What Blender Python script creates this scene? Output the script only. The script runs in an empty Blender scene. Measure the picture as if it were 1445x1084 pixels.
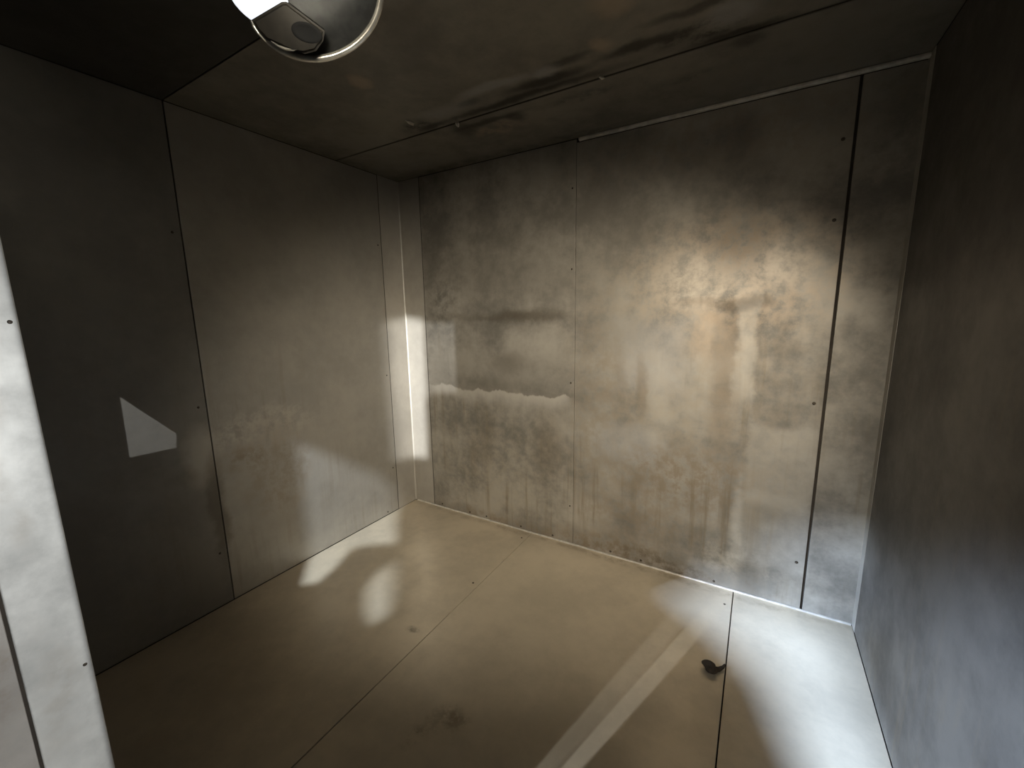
import bpy, bmesh, math, random
from mathutils import Vector, Matrix
random.seed(7)
SC = bpy.context.scene
COL = SC.collection
W, D, H = 2.415, 1.85, 2.10          # chamber: x along the back wall, y towards the back (y=0), z up

# ------------------------------------------------------------------ camera
F = Vector((-0.50605821, 0.84562947, -0.16975245))
R = Vector((0.85938739, 0.51107374, -0.01602939))
U = Vector((-0.07320109, 0.15399492, 0.98535636))
CAM = Vector((2.00153, -2.00129, 1.28844))
FPX = 583.49
cd = bpy.data.cameras.new('camera')
cam = bpy.data.objects.new('camera', cd); COL.objects.link(cam)
cd.sensor_fit = 'HORIZONTAL'; cd.sensor_width = 36.0; cd.lens = FPX / 1445 * 36.0
cd.clip_start = 0.01
cam.matrix_world = Matrix((( R.x, U.x, -F.x, CAM.x), (R.y, U.y, -F.y, CAM.y), (R.z, U.z, -F.z, CAM.z), (0, 0, 0, 1)))
SC.camera = cam

# ------------------------------------------------------------------ world, exposure
wd = bpy.data.worlds.new('world'); SC.world = wd; wd.use_nodes = True
wd.node_tree.nodes['Background'].inputs[0].default_value = (0.75, 0.85, 1.0, 1)
wd.node_tree.nodes['Background'].inputs[1].default_value = 0.0006
SC.view_settings.view_transform = 'Standard'
SC.view_settings.look = 'None'
SC.view_settings.gamma = 1.0
SC.view_settings.use_curve_mapping = False
SC.view_settings.exposure = 0.0

# ------------------------------------------------------------------ light
WARM = (1.0, 0.86, 0.66); NEUT = (1.0, 0.915, 0.77); COOL = (0.52, 0.69, 1.0); DAY = (0.92, 0.96, 1.0); SKY = (0.76, 0.87, 1.0)
def spot(name, loc, target, watts, angle, blend=1.0, radius=0.01, color=NEUT, square=False, scale=None, up=(0, 0, 1)):
    d = bpy.data.lights.new(name, 'SPOT'); d.energy = watts; d.color = color
    d.spot_size = math.radians(angle); d.spot_blend = blend; d.shadow_soft_size = radius; d.use_square = square
    o = bpy.data.objects.new(name, d); COL.objects.link(o)
    z = (Vector(loc) - Vector(target)).normalized()
    x = Vector(up).cross(z).normalized(); y = z.cross(x)
    m = Matrix(((x.x, y.x, z.x, loc[0]), (x.y, y.y, z.y, loc[1]), (x.z, y.z, z.z, loc[2]), (0, 0, 0, 1)))
    if scale: m = m @ Matrix.Diagonal((scale[0], scale[1], 1, 1))
    o.matrix_world = m
    return o

# hand torch held beside the photographer's head
spot('torch', (2.22, -1.95, 1.50), (1.02, 0.0, 0.69), 235, 86, 1.0, 0.04, NEUT, False, (1.0, 0.74))
spot('added_hotspot', (2.03, -1.99, 1.46), (1.84, 0.0, 1.42), 8, 52, 1.0, 0.02, WARM)  # added spot for the warm hot patch on the back wall
# added spot standing in for daylight on the door reveal
spot('added_reveal_spot', (2.10, -2.00, 1.05), (1.103, -2.00, 1.05), 33, 150, 0.02, 0.005, DAY, False, (0.1528 / 3.732, 1.0))
# added spot brightening the near part of the right wall
spot('added_near_wall_spot', (1.30, -2.20, 0.28), (2.415, -1.24, 0.40), 400, 60, 0.6, 0.05, COOL, False, (0.85, 0.50), (-0.566, 0.566, 0.60))
# two added narrow spots make the floor streak, with a dark gap between
for nm, dx, half, watts in (('added_streak_spot', 0.032, 0.0225, 115), ('added_streak_spot_faint', -0.040, 0.0260, 55)):
    spot(nm, (1.226, -2.35, 1.90), (1.765 + dx, -0.55, 0.0), watts, 60, 0.5, 0.004, DAY, False, (half, 0.62))

# added spots behind made-up holes in the front wall: (name, lamp, outline of the patch in the room, watts, radius, colour)
ADDED_APERTURES = [
    ('added_left_wall_spot', (1.00, -2.50, 1.45), [(0, -1.46, 1.029), (0, -1.288, 0.828), (0, -1.296, 0.77), (0, -1.464, 0.775)], 85, 0.002, DAY),
    ('added_left_corner_spot', (0.92, -2.45, 0.80), [(0, -0.165, 1.245), (0, -0.165, 0.34), (0.14, 0, 0.33), (0.15, 0, 0.74), (0.168, 0, 0.76), (0.168, 0, 1.245)], 620, 0.012, DAY),
    ('added_left_corner_spot_faint', (0.20, -2.45, 1.90), [(0.172, 0, 0.775), (0.40, 0, 0.80), (0.40, 0, 1.245), (0.172, 0, 1.245)], 130, 0.008, DAY),
    ('added_left_foot_spot', (1.02, -2.35, 2.55), [(0, -0.81, 0.665), (0, -0.165, 0.22), (0.04, -0.18, 0), (0.33, -0.46, 0), (0.20, -0.555, 0), (0.13, -0.62, 0), (0.19, -0.75, 0), (0.24, -0.92, 0), (0.17, -0.97, 0), (0.015, -0.83, 0)], 640, 0.016, SKY),
    ('added_floor_spot', (0.40, -2.50, 1.00), [(0.40, -0.60, 0), (0.48, -0.63, 0), (0.64, -0.80, 0), (0.72, -0.92, 0), (0.68, -0.97, 0), (0.60, -0.94, 0), (0.47, -0.83, 0), (0.42, -0.72, 0)], 300, 0.022, SKY),
    ('added_right_floor_spot', (0.20, -2.35, 1.70), [(1.80, 0, 0.02), (1.77, -0.10, 0), (1.98, -0.26, 0), (2.15, -0.45, 0), (2.23, -0.74, 0), (2.29, -0.90, 0), (2.40, -0.90, 0), (2.40, -0.1, 0), (2.36, 0, 0.02)], 3700, 0.035, COOL),
    ('added_right_wall_spot', (0.10, -2.50, 0.25), [(2.415, -1.02, 0.10), (2.415, -1.02, 0.74), (2.415, -0.6, 0.55), (2.415, -0.20, 0.36), (2.25, 0, 0.40), (2.05, 0, 0.25), (2.1, 0, 0.03), (2.415, -0.1, 0.03)], 700, 0.04, COOL),
]
FRONT_Y = -D
def hole(lamp, pts):
    out = []
    for p in pts:
        t = (FRONT_Y - lamp[1]) / (p[1] - lamp[1])
        out.append((lamp[0] + t * (p[0] - lamp[0]), lamp[2] + t * (p[2] - lamp[2])))
    return out
HOLES = []
for nm, lp, pts, wt, rad, colr in ADDED_APERTURES:
    h = hole(lp, pts); HOLES.append(h)
    c = Vector((sum(p[0] for p in h) / len(h), FRONT_Y, sum(p[1] for p in h) / len(h)))
    ax = (c - Vector(lp)).normalized()
    ang = max(math.degrees((Vector((p[0], FRONT_Y, p[1])) - Vector(lp)).angle(ax)) for p in h)
    spot(nm, lp, c, wt, 2 * ang + 2, 0.05, rad, colr)

# ------------------------------------------------------------------ materials
class NT:
    def __init__(s, name):
        s.m = bpy.data.materials.new(name); s.m.use_nodes = True
        s.t = s.m.node_tree; s.b = s.t.nodes['Principled BSDF']
    def n(s, typ, ins=None, **kw):
        nd = s.t.nodes.new(typ)
        for k, v in kw.items(): setattr(nd, k, v)
        for k, v in (ins or {}).items():
            if isinstance(v, bpy.types.NodeSocket): s.t.links.new(v, nd.inputs[k])
            else: nd.inputs[k].default_value = v
        return nd
    def math(s, op, a, b=0.0, clamp=False):
        return s.n('ShaderNodeMath', {0: a, 1: b}, operation=op, use_clamp=clamp).outputs[0]
    def vm(s, op, a, b=(0, 0, 0), c=(0, 0, 0)):
        nd = s.n('ShaderNodeVectorMath', {0: a, 1: b}, operation=op)
        if op == 'MULTIPLY_ADD': nd.inputs[2].default_value = c
        return nd.outputs[1] if op == 'LENGTH' else nd.outputs[0]
    def noise(s, vec, scale, detail=3.0, rough=0.55):
        return s.n('ShaderNodeTexNoise', {'Vector': vec, 'Scale': scale, 'Detail': detail, 'Roughness': rough})
    def ramp(s, v, a, b, lo=0.0, hi=1.0):
        return s.n('ShaderNodeMapRange', {0: v, 1: a, 2: b, 3: lo, 4: hi}, interpolation_type='SMOOTHSTEP').outputs[0]
    def mix(s, f, a, b):
        nd = s.n('ShaderNodeMix', data_type='RGBA')
        for i, v in ((0, f), (6, a), (7, b)):
            if isinstance(v, bpy.types.NodeSocket): s.t.links.new(v, nd.inputs[i])
            else: nd.inputs[i].default_value = v if i == 0 else (*v, 1)
        return nd.outputs[2]

def steel(name, base, axes, stains=(), rough=0.38, metal=0.75, blotch=0.25, drips=0.0, extra=None, warp=0.05):
    """Worn sheet steel: soft blotches, brushed grain, drips, and stains (cu, cv, ru, rv, softness, amount, colour, kind)."""
    k = NT(name)
    pos = k.n('ShaderNodeNewGeometry').outputs['Position']
    w1 = k.noise(pos, 7.0, 5.0, 0.62)
    wv = k.vm('MULTIPLY_ADD', w1.outputs['Color'], (2 * warp,) * 3, (-warp,) * 3)
    P = k.vm('ADD', pos, wv)
    dark = tuple(c * 0.62 for c in base); light = tuple(min(1, c * 1.18) for c in base)
    n1 = k.noise(pos, 2.6, 6.0, 0.6).outputs[0]
    n2 = k.noise(pos, 18.0, 6.0, 0.7).outputs[0]
    bl = k.math('ADD', k.math('MULTIPLY', n1, 0.75), k.math('MULTIPLY', n2, 0.25))
    colr = k.mix(k.ramp(bl, 0.36, 0.64), tuple(b + (d - b) * blotch * 1.6 for b, d in zip(base, dark)), tuple(b + (l - b) * blotch * 1.6 for b, l in zip(base, light)))
    st = [0.0, 0.0, 0.0]
    if drips:
        sv = k.vm('MULTIPLY', pos, tuple(1.6 if a == 'z' else 30.0 for a in 'xyz'))
        dn = k.noise(sv, 1.0, 4.0, 0.6).outputs[0]
        gate = k.ramp(k.noise(pos, 1.7, 2.0).outputs[0], 0.42, 0.62)
        zz = k.n('ShaderNodeSeparateXYZ', {0: pos}).outputs[2]
        gate = k.math('MULTIPLY', gate, k.ramp(zz, 1.45, 0.7))
        f = k.math('MULTIPLY', k.math('MULTIPLY', k.ramp(dn, 0.50, 0.68), gate), drips)
        colr = k.mix(f, colr, (0.16, 0.12, 0.07))
    ia = ['xyz'.index(a) for a in axes]
    for (cu, cv, ru, rv, soft, amt, c2, kind) in stains:
        mul = [0, 0, 0]; add = [0, 0, 0]
        for i, (cc, rr) in zip(ia, ((cu, ru), (cv, rv))): mul[i] = 1.0 / rr; add[i] = -cc / rr
        q = k.vm('MULTIPLY_ADD', P if kind != 'crisp' else pos, tuple(mul), tuple(add))
        if kind in ('box', 'crisp'):
            q = k.vm('ABSOLUTE', q)
            sp = k.n('ShaderNodeSeparateXYZ', {0: q})
            d = k.math('MAXIMUM', sp.outputs[ia[0]], sp.outputs[ia[1]])
        else:
            d = k.vm('LENGTH', q)
        f = k.math('MULTIPLY', k.ramp(d, 1 - soft, 1 + soft, 1.0, 0.0), amt)
        if kind == 'rough':
            f = k.math('MULTIPLY', f, k.ramp(n2, 0.38, 0.62))
        colr = k.mix(f, colr, c2)
    if extra: colr = extra(k, pos, P, n2, colr)
    k.t.links.new(colr, k.b.inputs['Base Color'])
    k.b.inputs['Metallic'].default_value = metal
    k.t.links.new(k.ramp(bl, 0.35, 0.65, rough + 0.07, rough - 0.05), k.b.inputs['Roughness'])
    # brushed grain and the slight waviness of thin sheet
    gs = [220.0, 220.0, 220.0]
    gs[ia[0]] = 6.0
    gr = k.noise(k.vm('MULTIPLY', pos, tuple(gs)), 1.0, 2.0).outputs[0]
    wav = k.noise(pos, 3.2, 2.0).outputs[0]
    hgt = k.math('ADD', k.math('MULTIPLY', gr, 0.02), k.math('MULTIPLY', wav, 0.6))
    bp = k.n('ShaderNodeBump', {'Height': hgt, 'Strength': 0.22, 'Distance': 0.02})
    k.t.links.new(bp.outputs[0], k.b.inputs['Normal'])
    return k.m

def plain(name, c, rough=0.5, metal=0.0, emit=0.0, scale=30.0, var=0.25):
    k = NT(name)
    pos = k.n('ShaderNodeTexCoord').outputs['Object']
    n = k.noise(pos, scale, 4.0).outputs[0]
    colr = k.mix(k.ramp(n, 0.35, 0.65), tuple(x * (1 - var) for x in c), c)
    k.t.links.new(colr, k.b.inputs['Base Color'])
    k.b.inputs['Roughness'].default_value = rough; k.b.inputs['Metallic'].default_value = metal
    if emit:
        k.b.inputs['Emission Color'].default_value = (*c, 1); k.b.inputs['Emission Strength'].default_value = emit
    return k.m

ST = (0.345, 0.32, 0.275)
DK = (0.085, 0.066, 0.043); BR = (0.17, 0.12, 0.07); LT = (0.52, 0.475, 0.40); TAN = (0.46, 0.345, 0.235); GR = (0.41, 0.40, 0.385)
def wavy_band(k, pos, P, n2, colr):
    """wavy edge, paler below and darker above, across the left panel of the back wall"""
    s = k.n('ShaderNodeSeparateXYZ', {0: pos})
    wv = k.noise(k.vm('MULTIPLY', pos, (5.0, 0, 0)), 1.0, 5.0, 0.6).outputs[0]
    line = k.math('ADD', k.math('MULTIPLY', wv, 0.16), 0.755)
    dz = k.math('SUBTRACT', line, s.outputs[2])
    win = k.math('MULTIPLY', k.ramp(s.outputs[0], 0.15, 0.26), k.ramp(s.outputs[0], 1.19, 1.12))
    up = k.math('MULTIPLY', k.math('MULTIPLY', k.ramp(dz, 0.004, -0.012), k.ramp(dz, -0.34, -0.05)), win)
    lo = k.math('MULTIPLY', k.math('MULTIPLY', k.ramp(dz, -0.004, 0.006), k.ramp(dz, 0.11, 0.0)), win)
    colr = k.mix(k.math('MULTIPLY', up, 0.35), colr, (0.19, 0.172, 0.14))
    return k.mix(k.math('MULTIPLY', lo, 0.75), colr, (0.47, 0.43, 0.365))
BACK_STAINS_GLARE = [
    (1.20, 1.62, 0.85, 0.30, 0.5, 0.20, (0.22, 0.185, 0.13), 'e'),
    (0.66, 1.268, 0.34, 0.018, 0.9, 0.40, DK, 'e'), (0.92, 1.272, 0.20, 0.030, 0.8, 0.60, DK, 'e'),
    (0.78, 1.00, 0.10, 0.055, 0.9, 0.50, DK, 'e'), (0.66, 0.87, 0.26, 0.04, 0.9, 0.35, DK, 'e'), (0.95, 1.13, 0.16, 0.06, 0.8, 0.25, LT, 'e'),
    (0.85, 1.46, 0.40, 0.10, 0.9, 0.30, (0.18, 0.16, 0.13), 'e'), (0.32, 1.36, 0.10, 0.10, 0.8, 0.35, LT, 'rough'),
    (1.03, 0.56, 0.07, 0.20, 0.9, 0.25, BR, 'e'), (0.62, 0.50, 0.05, 0.20, 0.9, 0.22, BR, 'e'), (0.52, 0.42, 0.03, 0.1, 0.9, 0.3, BR, 'e'),
    (0.66, 0.40, 0.45, 0.35, 0.7, 0.25, (0.36, 0.30, 0.20), 'rough'),
    # big right panel: heat tint, painted lamp highlight, wiped patches, smudges
    (1.72, 0.85, 0.55, 0.75, 0.5, 0.35, (0.26, 0.20, 0.13), 'rough'), (1.30, 0.75, 0.12, 0.60, 0.7, 0.25, BR, 'rough'),
    (1.90, 1.42, 0.36, 0.22, 0.6, 0.55, TAN, 'rough'), (1.74, 1.43, 0.14, 0.09, 0.8, 0.50, LT, 'rough'), (2.02, 1.45, 0.13, 0.08, 0.8, 0.45, LT, 'rough'), (1.78, 1.33, 0.14, 0.04, 0.8, 0.4, LT, 'rough'),  # tan heat tint, with the lamp's highlight painted in as pale blotches
    (1.90, 1.55, 0.09, 0.12, 0.7, 0.5, BR, 'rough'), (1.935, 1.305, 0.085, 0.030, 0.6, 0.75, DK, 'e'), (1.84, 1.325, 0.16, 0.018, 0.8, 0.40, BR, 'e'), 
    (1.865, 1.17, 0.055, 0.11, 0.6, 0.35, BR, 'box'), (1.785, 1.18, 0.04, 0.11, 0.4, 0.30, TAN, 'box'), (1.955, 1.10, 0.038, 0.22, 0.4, 0.40, LT, 'box'),
    (1.88, 0.93, 0.05, 0.24, 0.7, 0.45, BR, 'e'), (1.57, 1.08, 0.15, 0.16, 0.4, 0.30, GR, 'box'), (1.42, 1.18, 0.12, 0.09, 0.8, 0.35, (0.2, 0.18, 0.145), 'e'),
    (1.53, 0.92, 0.025, 0.13, 0.6, 0.40, BR, 'e'), (1.42, 0.95, 0.03, 0.16, 0.7, 0.25, BR, 'e'), (1.47, 0.63, 0.17, 0.10, 0.4, 0.30, GR, 'e'), (1.62, 0.80, 0.05, 0.25, 0.7, 0.2, LT, 'e'),
    (1.78, 0.50, 0.34, 0.15, 0.4, 0.50, BR, 'rough'), (2.11, 0.62, 0.12, 0.18, 0.15, 0.30, LT, 'box'), (2.10, 0.33, 0.14, 0.17, 0.15, 0.25, LT, 'box'),
    (1.40, 0.05, 0.30, 0.055, 0.7, 0.70, BR, 'rough'), (1.80, 0.04, 0.36, 0.05, 0.7, 0.75, DK, 'rough'), (1.98, 0.12, 0.12, 0.10, 0.7, 0.35, LT, 'rough'),
    (1.55, 0.25, 0.25, 0.12, 0.7, 0.35, BR, 'rough'),
    (0.70, 0.02, 0.50, 0.035, 0.8, 0.60, BR, 'rough'), (1.75, 1.98, 0.60, 0.12, 0.8, 0.40, BR, 'rough'), (2.03, 0.10, 0.05, 0.06, 0.7, 0.6, DK, 'rough'),
]
LEFT_STAINS = [
    (-0.98, 0.76, 0.22, 0.10, 0.35, 0.55, LT, 'rough'), (-1.08, 0.66, 0.10, 0.05, 0.8, 0.50, BR, 'rough'), (-1.24, 0.70, 0.06, 0.12, 0.5, 0.45, LT, 'e'),
    (-1.30, 0.63, 0.05, 0.025, 0.8, 0.25, DK, 'e'), (-0.92, 0.55, 0.16, 0.24, 0.5, 0.35, BR, 'rough'), (-1.20, 0.45, 0.035, 0.24, 0.5, 0.55, DK, 'e'),
    (-0.10, 1.20, 0.09, 0.55, 0.6, 0.25, BR, 'rough'),
]
FLOOR_STAINS_SHADE = [
    (1.20, -1.17, 0.05, 0.05, 0.8, 0.35, DK, 'rough'), (1.245, -1.12, 0.05, 0.03, 0.8, 0.6, BR, 'rough'), (1.17, -1.25, 0.03, 0.03, 0.8, 0.6, BR, 'rough'),
    (0.86, -0.91, 0.035, 0.018, 0.7, 0.7, DK, 'rough'), (1.32, -0.03, 1.2, 0.025, 0.9, 0.45, BR, 'rough'), (1.45, -0.75, 0.30, 0.35, 0.8, 0.28, (0.22, 0.19, 0.14), 'e'),  # last entry paints the photographer's soft shadow into the floor colour
    (1.05, -0.45, 0.38, 0.28, 0.8, 0.25, (0.47, 0.41, 0.30), 'e'),
]
SO = (0.025, 0.02, 0.012)
CEIL_STAINS = [
    (1.15, -0.478, 0.34, 0.022, 0.7, 0.95, SO, 'e'), (1.28, -0.53, 0.15, 0.028, 0.6, 0.95, SO, 'e'), (1.38, -0.60, 0.10, 0.018, 0.7, 0.7, SO, 'e'),
    (0.64, -0.50, 0.09, 0.06, 0.5, 0.90, SO, 'rough'), (0.70, -0.47, 0.07, 0.02, 0.6, 0.9, SO, 'e'), (0.95, -0.55, 0.05, 0.02, 0.6, 0.7, SO, 'e'),
    (1.78, -0.52, 0.12, 0.05, 0.5, 0.85, SO, 'rough'), (1.62, -0.55, 0.12, 0.022, 0.6, 0.85, SO, 'e'), (1.80, -0.63, 0.14, 0.02, 0.6, 0.7, SO, 'e'), (1.88, -0.455, 0.12, 0.018, 0.7, 0.9, SO, 'e'),
    (1.95, -0.66, 0.06, 0.03, 0.6, 0.6, SO, 'e'), (1.90, -0.40, 0.05, 0.03, 0.6, 0.6, SO, 'e'),
    (0.93, -0.38, 0.16, 0.018, 0.6, 0.75, SO, 'e'), (1.06, -0.36, 0.04, 0.04, 0.6, 0.7, SO, 'e'), (0.80, -0.38, 0.05, 0.07, 0.6, 0.6, SO, 'e'), (0.93, -0.30, 0.12, 0.05, 0.6, 0.35, TAN, 'rough'),
    (1.36, -0.36, 0.14, 0.03, 0.6, 0.55, SO, 'rough'), (1.72, -0.28, 0.10, 0.03, 0.7, 0.4, SO, 'rough'),
    (1.10, -0.60, 0.14, 0.03, 0.6, 0.45, GR, 'e'), (1.30, -0.58, 0.05, 0.03, 0.6, 0.45, GR, 'e'), (1.87, -0.56, 0.07, 0.05, 0.5, 0.40, GR, 'e'), (0.84, -0.55, 0.12, 0.04, 0.7, 0.3, GR, 'e'),
    (0.72, -0.88, 0.03, 0.04, 0.6, 0.5, TAN, 'e'), (1.52, -0.62, 0.03, 0.03, 0.6, 0.5, TAN, 'e'), (1.60, -0.78, 0.05, 0.05, 0.6, 0.4, TAN, 'e'),
    (0.5, -0.03, 0.6, 0.04, 0.9, 0.6, SO, 'rough'), (1.2, -0.44, 1.0, 0.007, 0.6, 0.8, SO, 'crisp'), (1.3, -0.03, 0.3, 0.03, 0.9, 0.5, SO, 'rough'), (0.03, -0.5, 0.04, 0.5, 0.9, 0.5, SO, 'rough'),
]
M = {
    'back': steel('stained_steel_back', (0.30, 0.272, 0.225), 'xz', BACK_STAINS_GLARE, 0.56, 0.34, 0.75, 0.55, wavy_band),
    'left': steel('worn_steel_left', ST, 'yz', LEFT_STAINS, 0.45, 0.45, 0.22, 0.2),
    'corner': steel('bright_steel_corner', (0.38, 0.35, 0.30), 'xz', [], 0.47, 0.4, 0.2),
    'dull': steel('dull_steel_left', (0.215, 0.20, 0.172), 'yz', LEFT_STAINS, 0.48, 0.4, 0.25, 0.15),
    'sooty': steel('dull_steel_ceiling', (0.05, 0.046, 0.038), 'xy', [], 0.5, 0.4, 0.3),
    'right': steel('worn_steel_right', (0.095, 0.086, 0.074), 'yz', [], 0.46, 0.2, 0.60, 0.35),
    'floor': steel('worn_steel_floor', (0.60, 0.515, 0.385), 'yx', [(b, a, d, c, e, f, g, h) for a, b, c, d, e, f, g, h in FLOOR_STAINS_SHADE], 0.36, 0.45, 0.25),
    'ceiling': steel('sooty_steel_ceiling', (0.20, 0.18, 0.145), 'xy', CEIL_STAINS, 0.45, 0.5, 0.40, warp=0.035),
    'jamb': steel('bright_steel_reveal', (0.60, 0.58, 0.53), 'zy', [(0.72, -1.90, 0.10, 0.02, 0.8, 0.3, BR, 'rough'), (1.02, -1.905, 0.06, 0.012, 0.8, 0.35, BR, 'rough'), (1.18, -1.90, 0.03, 0.02, 0.8, 0.25, BR, 'e')], 0.55, 0.25, 0.6),
    'jamb_dull': steel('dull_steel_reveal', (0.46, 0.42, 0.37), 'zy', [(0.80, -1.95, 0.10, 0.02, 0.8, 0.4, BR, 'rough')], 0.45, 0.4, 0.5),
    'front': steel('dark_steel_front', (0.10, 0.09, 0.075), 'xz', [], 0.5, 0.4, 0.25),  # kept dark so the unseen front wall bounces little light
    'trim': plain('bright_steel_edge', (0.62, 0.575, 0.50), 0.42, 0.4),
    'groove': plain('dark_gap', (0.035, 0.026, 0.017), 0.9),
    'screw': plain('dark_screw', (0.06, 0.045, 0.03), 0.5, 0.5),
    'scrap': plain('brown_scrap', (0.05, 0.031, 0.013), 0.95, 0.0, 0, 40, 0.5),
    'flake': plain('pale_flake', (0.72, 0.66, 0.56), 0.7),
    'dish': plain('dull_grey_enamel', (0.15, 0.15, 0.145), 0.42, 0.35),
    'rim': plain('polished_rim', (0.88, 0.84, 0.74), 0.22, 0.6),
    'box': plain('brown_grey_housing', (0.04, 0.035, 0.028), 0.5, 0.3),
    'socket_shade': plain('black_socket_shade', (0.006, 0.006, 0.006), 0.9),
    'lens': plain('lit_lens', (0.86, 0.92, 1.0), 0.3, 0.0, 1.1, 3.0, 0.03),
}

# ------------------------------------------------------------------ mesh helpers
def obj(name, bm, mat, parent=None, smooth=False):
    me = bpy.data.meshes.new(name)
    bmesh.ops.recalc_face_normals(bm, faces=bm.faces[:])
    bm.to_mesh(me); bm.free(); me.materials.append(mat)
    if smooth:
        for p in me.polygons: p.use_smooth = True
    o = bpy.data.objects.new(name, me); COL.objects.link(o)
    if parent: o.parent = parent
    return o
def box(lo, hi, bev=0.0, seg=2):
    bm = bmesh.new(); bmesh.ops.create_cube(bm, size=1.0)
    for v in bm.verts:
        for i in range(3): v.co[i] = lo[i] + (v.co[i] + 0.5) * (hi[i] - lo[i])
    if bev: bmesh.ops.bevel(bm, geom=bm.edges[:], offset=bev, segments=seg, affect='EDGES', profile=0.5)
    return bm
def tube(path, r, seg=10, closed=False):
    """round bar along a path; r may be a list"""
    bm = bmesh.new(); n = len(path); rings = []
    path = [Vector(p) for p in path]
    for i, p in enumerate(path):
        a = path[i - 1] if (i or closed) else p; b = path[(i + 1) % n] if (i < n - 1 or closed) else p
        t = (b - a).normalized()
        s = t.cross(Vector((0.31, 0.17, 0.93))).normalized(); q = t.cross(s)
        rr = r[i] if isinstance(r, (list, tuple)) else r
        rings.append([bm.verts.new(p + rr * (math.cos(2 * math.pi * j / seg) * s + math.sin(2 * math.pi * j / seg) * q)) for j in range(seg)])
    for i in range(n if closed else n - 1):
        A, B = rings[i], rings[(i + 1) % n]
        for j in range(seg): bm.faces.new((A[j], A[(j + 1) % seg], B[(j + 1) % seg], B[j]))
    if not closed:
        bm.faces.new(rings[0]); bm.faces.new(rings[-1])
    return bm
def struct(name, bm, mat, label, cat):
    o = obj(name, bm, mat); o['kind'] = 'structure'; o['label'] = label; o['category'] = cat
    return o
def tag(o, label, cat, group=None):
    o['label'] = label; o['category'] = cat
    if group: o['group'] = group
    return o
def pan_screw(name, at, nrm, parent, r=0.005):
    """pan-head screw with a cross slot, standing on a sheet"""
    bm = bmesh.new(); n = 14; prof = [(0.0, 0.55), (0.5, 0.50), (0.85, 0.30), (1.0, 0.0)]
    top = bm.verts.new((0, 0, r * 0.42)); prev = None
    for pr, ph in prof[1:]:
        ring = [bm.verts.new((pr * r * math.cos(2 * math.pi * j / n), pr * r * math.sin(2 * math.pi * j / n), ph * r)) for j in range(n)]
        for j in range(n):
            if prev: bm.faces.new((prev[j], prev[(j + 1) % n], ring[(j + 1) % n], ring[j]))
            else: bm.faces.new((top, ring[j], ring[(j + 1) % n]))
        prev = ring
    z = Vector(nrm).normalized(); x = z.orthogonal().normalized(); y = z.cross(x)
    mt = Matrix(((x.x, y.x, z.x, at[0]), (x.y, y.y, z.y, at[1]), (x.z, y.z, z.z, at[2]), (0, 0, 0, 1)))
    bmesh.ops.transform(bm, matrix=mt, verts=bm.verts)
    return obj(name, bm, M['screw'], parent, True)

# ------------------------------------------------------------------ room shell
T = 0.008                              # how far the sheets stand off the dark backing
wall_back = struct('wall_back', box((-0.06, T, -0.06), (W + 0.06, 0.06, H + 0.06)), M['groove'], 'back wall of the steel chamber lined with stained sheets', 'wall')
wall_left = struct('wall_left', box((-0.06, -D - 0.02, -0.06), (-T, T, H + 0.06)), M['groove'], 'left wall of the steel chamber, mostly in shadow', 'wall')
wall_right = struct('wall_right', box((W + T, -D - 0.02, -0.06), (W + 0.06, T, H + 0.06)), M['groove'], 'dark right wall of the steel chamber', 'wall')
floor = struct('floor', box((-T, -D - 0.75, -0.06), (W + T, T, -T)), M['groove'], 'worn steel floor of the chamber', 'floor')
ceiling = struct('ceiling', box((-T, -D - 0.02, H + T), (W + T, T, H + 0.06)), M['groove'], 'sooty steel ceiling of the chamber', 'ceiling')
BV = 0.0012
def sheet(name, lo, hi, mat, parent): return obj(name, box(lo, hi, BV), mat, parent)
g = 0.0022
# back wall
XB = (0.171, 1.185, 2.237, 2.2465)
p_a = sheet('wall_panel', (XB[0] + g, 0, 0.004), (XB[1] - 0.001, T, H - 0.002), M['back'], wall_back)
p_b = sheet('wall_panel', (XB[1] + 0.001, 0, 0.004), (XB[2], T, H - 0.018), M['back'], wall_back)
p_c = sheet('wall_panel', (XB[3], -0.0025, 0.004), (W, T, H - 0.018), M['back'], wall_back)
for z in (1.882, 1.50, 0.919, 0.226): pan_screw('screw', (1.165, 0, z), (0, -1, 0), p_a, 0.0045)
for z in (1.885, 1.608, 0.912, 0.216): pan_screw('screw', (2.208, 0, z), (0, -1, 0), p_b, 0.0065)
for x, z in ((0.24, 0.022), (0.47, 0.018), (0.60, 0.022), (0.85, 0.02), (1.06, 0.02)): pan_screw('screw', (x, 0, z), (0, -1, 0), p_a, 0.006)
for x, z in ((1.40, 0.022), (1.56, 0.02), (1.90, 0.02)): pan_screw('screw', (x, 0, z), (0, -1, 0), p_b, 0.006)
# left wall
YL = (-0.165, -1.192)
l_a = sheet('wall_panel', (-T, YL[1] + g, 0.003), (0, YL[0] - g, H - 0.002), M['left'], wall_left)
l_b = sheet('wall_panel', (-T, -D, 0.003), (0, YL[1] - g, H - 0.002), M['dull'], wall_left)
for z in (1.70, 0.912, 0.30): pan_screw('screw', (0, -0.192, z), (1, 0, 0), l_a, 0.0045)
for z in (1.62, 0.918, 0.25): pan_screw('screw', (0, -1.222, z), (1, 0, 0), l_b, 0.005)
pan_screw('screw', (0, -0.26, 0.02), (1, 0, 0), l_a, 0.005)
# right wall
r_a = sheet('wall_panel', (W, -D, 0.003), (W + T, -0.001, H - 0.002), M['right'], wall_right)
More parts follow.
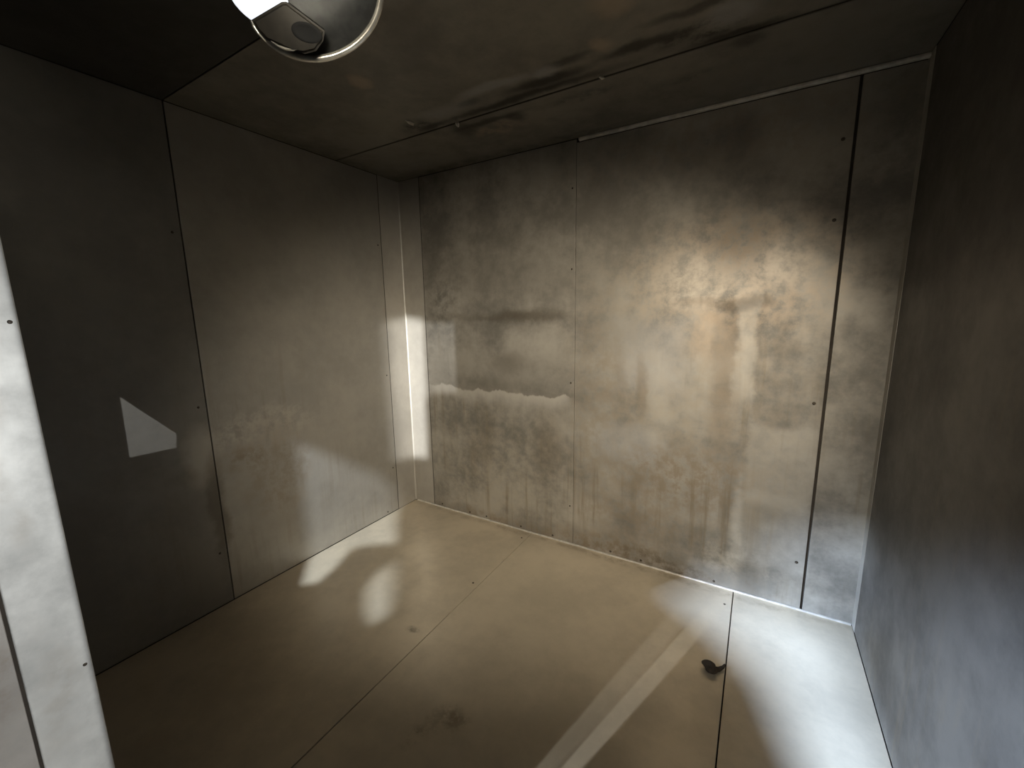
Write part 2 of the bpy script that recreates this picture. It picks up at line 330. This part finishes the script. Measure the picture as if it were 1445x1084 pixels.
# floor pans, seams run from the back wall to the door
XF = (0.928, 1.984)
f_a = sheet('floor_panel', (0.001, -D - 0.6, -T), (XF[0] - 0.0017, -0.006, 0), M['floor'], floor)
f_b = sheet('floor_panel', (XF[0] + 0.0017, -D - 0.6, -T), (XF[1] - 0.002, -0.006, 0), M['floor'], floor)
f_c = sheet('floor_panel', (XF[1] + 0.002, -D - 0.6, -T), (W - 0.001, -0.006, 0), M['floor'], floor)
for x, y in ((0.90, -0.08), (0.895, -0.55)): pan_screw('screw', (x, y, 0), (0, 0, 1), f_a, 0.005)
pan_screw('screw', (1.955, -0.12, 0), (0, 0, 1), f_b, 0.005)
# ceiling sheets, seams run left to right
YC = (-0.440, -1.192)
c_a = sheet('ceiling_panel', (0, YC[0] + 0.003, H), (W, -0.001, H + T), M['ceiling'], ceiling)
c_b = sheet('ceiling_panel', (0, YC[1] + g, H), (W, YC[0] - 0.003, H + T), M['ceiling'], ceiling)
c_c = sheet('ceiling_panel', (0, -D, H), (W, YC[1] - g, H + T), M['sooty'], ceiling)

# bent corner strips (rounded inner bend)
def corner(name, cx, sx, lx, ly, label, mat):
    """L strip in the corner at x=cx; sx=+1 opens towards +x"""
    r = 0.011 if sx > 0 else 0.004; prof = [(cx + sx * 0.0012, -ly)]
    for i in range(9):
        a = math.pi / 2 * i / 8
        prof.append((cx + sx * (r - (r - 0.0012) * math.cos(a)), -r + (r - 0.0012) * math.sin(a)))
    prof.append((cx + sx * lx, -0.0012))
    outer = [(cx + sx * lx, 0.0), (cx, 0.0), (cx, -ly)]
    bm = bmesh.new(); ring = prof + outer
    lo = [bm.verts.new((x, y, 0.002)) for x, y in ring]; hi = [bm.verts.new((x, y, H - 0.001)) for x, y in ring]
    n = len(ring)
    for i in range(n): bm.faces.new((lo[i], lo[(i + 1) % n], hi[(i + 1) % n], hi[i]))
    bm.faces.new(lo[::-1]); bm.faces.new(hi)
    o = struct(name, bm, mat, label, 'corner strip')
    return o
corner('trim_1', 0.0, 1, XB[0] - 0.001, -YL[0] - 0.001, 'bent steel strip down the left back corner', M['corner'])
corner('trim_2', W, -1, 0.006, 0.05, 'thin bent steel bead down the right back corner', M['corner'])
# bright angle along the top of the right part of the back wall
bm = bmesh.new()
prof = [(0.0, H - 0.015), (-0.012, H - 0.013), (-0.0145, H - 0.009), (-0.0145, H - 0.002), (0.0, H - 0.002)]
A = [bm.verts.new((1.20, y, z)) for y, z in prof]; B = [bm.verts.new((W - 0.002, y, z)) for y, z in prof]
for i in range(5): bm.faces.new((A[i], A[(i + 1) % 5], B[(i + 1) % 5], B[i]))
bm.faces.new(A[::-1]); bm.faces.new(B)
struct('trim_3', bm, M['trim'], 'pale metal angle where the right back panels meet the ceiling', 'trim')
# turned-up bright edge of the floor along the back wall
struct('trim_4', tube([(0.02, -0.004, 0.002), (W - 0.004, -0.004, 0.002)], 0.0055, 10), M['trim'], 'bright rounded floor edge along the foot of the back wall', 'trim')

# front wall with the doorway at the right and added holes that shape the light patches
XJ, XR, ZD = 1.103, W - 0.03, 1.98
bm = bmesh.new()
def loop(pts):
    vs = [bm.verts.new((x, FRONT_Y, z)) for x, z in pts]
    return [bm.edges.new((vs[i], vs[(i + 1) % len(vs)])) for i in range(len(vs))]
ed = loop([(0, 0), (XJ - 0.002, 0), (XJ - 0.002, ZD), (XR, ZD), (XR, 0), (W, 0), (W, H), (0, H)])
for h in HOLES: ed += loop(h)
bmesh.ops.triangle_fill(bm, use_beauty=True, use_dissolve=False, edges=ed, normal=(0, 1, 0))
ex = bmesh.ops.extrude_face_region(bm, geom=bm.faces[:])
bmesh.ops.translate(bm, verts=[v for v in ex['geom'] if isinstance(v, bmesh.types.BMVert)], vec=(0, -0.012, 0))
struct('wall_front', bm, M['front'], 'front wall beside the doorway', 'wall')
# door reveal at the left edge of the picture: edge strip, dark gap, next panel
jamb = struct('door_1', box((XJ - 0.03, -D - 0.62, 0), (XJ - 0.006, -D - 0.013, ZD)), M['groove'], 'left reveal of the doorway in bright steel', 'door frame')
j_a = obj('jamb_strip', box((XJ - 0.005, -1.9215, 0), (XJ, -D, ZD), 0.0022, 3), M['jamb'], jamb)
j_b = obj('jamb_panel', box((XJ - 0.005, -D - 0.6, 0), (XJ, -1.9255, ZD), 0.0012), M['jamb_dull'], jamb)
for z in (0.739, 1.287, 0.25, 1.75): pan_screw('screw', (XJ, -1.8585, z), (1, 0, 0), j_a, 0.0028)

# ------------------------------------------------------------------ hanging lamp
LD = 0.9
def ray(u, v, d=LD):                    # a point seen at (u, v), d metres along the view axis
    return CAM + d * (F + R * ((u - 722.5) / FPX) - U * ((v - 542) / FPX))
o0 = ray(443, -12); wz = (CAM - o0).normalized()
ux = (R - wz * R.dot(wz)).normalized(); vy = wz.cross(ux)
def loc2(u, v, w=0.0):                  # point on the plane through the dish rim, w towards the doorway
    d = (ray(u, v) - CAM); t = (o0 - CAM).dot(wz) / d.dot(wz)
    return CAM + d * t + wz * w
lamp = bpy.data.objects.new('hanging_lamp', None); COL.objects.link(lamp); lamp.location = (o0.x, o0.y, H)
tag(lamp, 'round grey dish lamp with bright rim and white lit lens below dark ceiling', 'lamp')
def lobj(name, bm, mat, par=lamp, smooth=True):
    bmesh.ops.translate(bm, verts=bm.verts, vec=-lamp.location)
    return obj(name, bm, mat, par, smooth)
outline = [loc2(443 + 95 * math.cos(2 * math.pi * i / 72), -12 + 95 * math.sin(2 * math.pi * i / 72)) for i in range(72)]
cen = loc2(443, -12)
bm = bmesh.new(); prev = None                                   # dish: shallow bowl behind the rim
for s, dp in ((1.0, 0.0), (0.93, -0.018), (0.80, -0.036), (0.60, -0.050), (0.35, -0.058), (0.12, -0.06)):
    ring = [bm.verts.new(cen + (p - cen) * s + wz * dp) for p in outline]
    if prev:
        for j in range(72): bm.faces.new((prev[j], prev[(j + 1) % 72], ring[(j + 1) % 72], ring[j]))
    prev = ring
bm.faces.new(prev)
bmesh.ops.solidify(bm, geom=bm.faces[:], thickness=0.002)
dish = lobj('dish', bm, M['dish'])
lobj('rim', tube(outline, 0.0075, 12, True), M['rim'], dish)
bm = bmesh.new()                                                 # lit lens, a flattened dome
bmesh.ops.create_uvsphere(bm, u_segments=40, v_segments=20, radius=1.0)
rl = (loc2(418, -22) - loc2(368, -22)).length
mt = Matrix.Translation(loc2(368, -22, 0.012)) @ Matrix(((ux.x, vy.x, wz.x), (ux.y, vy.y, wz.y), (ux.z, vy.z, wz.z))).to_4x4() @ Matrix.Diagonal((rl * 0.97, rl * 0.97, rl * 0.22, 1))
bmesh.ops.transform(bm, matrix=mt, verts=bm.verts)
cut = loc2(400, -22) - loc2(368, -22)
bmesh.ops.bisect_plane(bm, geom=bm.verts[:] + bm.edges[:] + bm.faces[:], plane_co=loc2(400, -22, 0.012), plane_no=cut.normalized(), clear_outer=True)
bmesh.ops.holes_fill(bm, edges=[e for e in bm.edges if e.is_boundary])
lobj('lens', bm, M['lens'])
bm = bmesh.new()                                                 # housing in front of the dish
poly = [(357, 27), (399, 2), (405, 2), (458, 42), (456, 56), (446, 70), (430, 74), (413, 67), (396, 63), (378, 55), (366, 42)]
fr = [bm.verts.new(loc2(u, v, 0.040)) for u, v in poly]; bk = [bm.verts.new(loc2(u, v, -0.03) + wz * 0.0) for u, v in poly]
for i in range(len(poly)): bm.faces.new((fr[i], fr[(i + 1) % len(poly)], bk[(i + 1) % len(poly)], bk[i]))
bm.faces.new(fr); bm.faces.new(bk[::-1])
bmesh.ops.bevel(bm, geom=[e for e in bm.edges if e.verts[0] in fr and e.verts[1] in fr], offset=0.006, segments=3, affect='EDGES')
hs = lobj('housing', bm, M['box'], lamp, False)
hole_pts = [loc2(433 + 22 * math.cos(a) * 0.95 - 10 * math.sin(a) * 0.3, 44 + 22 * math.cos(a) * 0.35 + 13 * math.sin(a), 0.0405) for a in [2 * math.pi * i / 28 for i in range(28)]]
bm = bmesh.new(); hc = sum(hole_pts, Vector()) / 28
o1 = [bm.verts.new(p) for p in hole_pts]; o2 = [bm.verts.new(hc + (p - hc) * 0.8 - wz * 0.001 + wz * 0.003) for p in hole_pts]; o3 = [bm.verts.new(hc + (p - hc) * 0.7 + wz * 0.0004) for p in hole_pts]
for j in range(28):
    bm.faces.new((o1[j], o1[(j + 1) % 28], o2[(j + 1) % 28], o2[j])); bm.faces.new((o2[j], o2[(j + 1) % 28], o3[(j + 1) % 28], o3[j]))
bm.faces.new(o3)
lobj('socket_shade_disc', bm, M['socket_shade'], hs)  # raised black disc, its colour stands for the shade inside the socket
for pth, rr in (([(357, 28), (360, 36), (366, 45), (377, 57)], [0.0012, 0.0034, 0.0026, 0.001]),
                ([(384, 56), (394, 63), (404, 67), (414, 68), (421, 67)], [0.001, 0.0022, 0.003, 0.0026, 0.001])):
    lobj('lip', tube([loc2(u, v, 0.036) for u, v in pth], rr, 10), M['rim'], hs)
top = Vector((o0.x - 0.03, o0.y + 0.05, H))
lobj('stem', tube([cen - wz * 0.058, cen - wz * 0.075, top - Vector((0, 0, 0.006))], 0.012, 14), M['box'])
lobj('ceiling_plate', tube([top - Vector((0, 0, 0.008)), top - Vector((0, 0, 0.0002))], 0.04, 24), M['box'])
ld = bpy.data.lights.new('lamp_glow', 'POINT'); ld.energy = 1.0; ld.color = (1, 0.92, 0.75); ld.shadow_soft_size = 0.02
lo_ = bpy.data.objects.new('lamp_glow', ld); COL.objects.link(lo_); lo_.location = loc2(440, -10, 0.16)

# ------------------------------------------------------------------ small loose things
def scrap(name, at, size, mat, label, cat, group=None, squash=0.45, seed=1, z0=True, tail=None):
    rnd = random.Random(seed)
    bm = bmesh.new(); bmesh.ops.create_icosphere(bm, subdivisions=3, radius=1.0)
    ks = [(Vector((rnd.uniform(-1, 1), rnd.uniform(-1, 1), rnd.uniform(-1, 1))) * 3.2, rnd.uniform(0, 6), rnd.uniform(0.06, 0.2)) for _ in range(9)]
    for v in bm.verts:
        d = 1 + sum(a * math.sin(kv.dot(v.co) + ph) for kv, ph, a in ks)
        v.co = v.co * d
        v.co.x *= size[0]; v.co.y *= size[1]; v.co.z *= size[2]
    mn = min(v.co.z for v in bm.verts); mx = max(v.co.z for v in bm.verts)
    for v in bm.verts: v.co.z -= mn if z0 else mx
    o = obj(name, bm, mat, None, True); o.location = at
    return tag(o, label, cat, group)
sc = scrap('crumpled_scrap', (1.935, -0.528, 0.0), (0.026, 0.020, 0.014), M['scrap'], 'crumpled dark brown scrap lying on the floor beside the right seam', 'debris', seed=4)
bm = tube([(0.014, 0.002, 0.010), (0.028, 0.014, 0.006), (0.040, 0.026, 0.010), (0.046, 0.036, 0.017)], [0.010, 0.008, 0.006, 0.003], 10)
obj('curled_end', bm, M['scrap'], sc, True)
scrap('ceiling_flake', (0.835, -0.468, H), (0.008, 0.006, 0.011), M['flake'], 'pale crumb clinging to the left part of the ceiling seam', 'flake', seed=8, z0=False)
scrap('ceiling_flake', (1.460, -0.452, H), (0.008, 0.005, 0.005), M['flake'], 'pale crumb clinging midway along the ceiling seam', 'flake', seed=12, z0=False)
scrap('ceiling_sliver', (0.655, -0.555, H), (0.003, 0.021, 0.005), M['flake'], 'thin pale sliver stuck to the sooty ceiling near left back corner', 'flake', seed=21, z0=False)
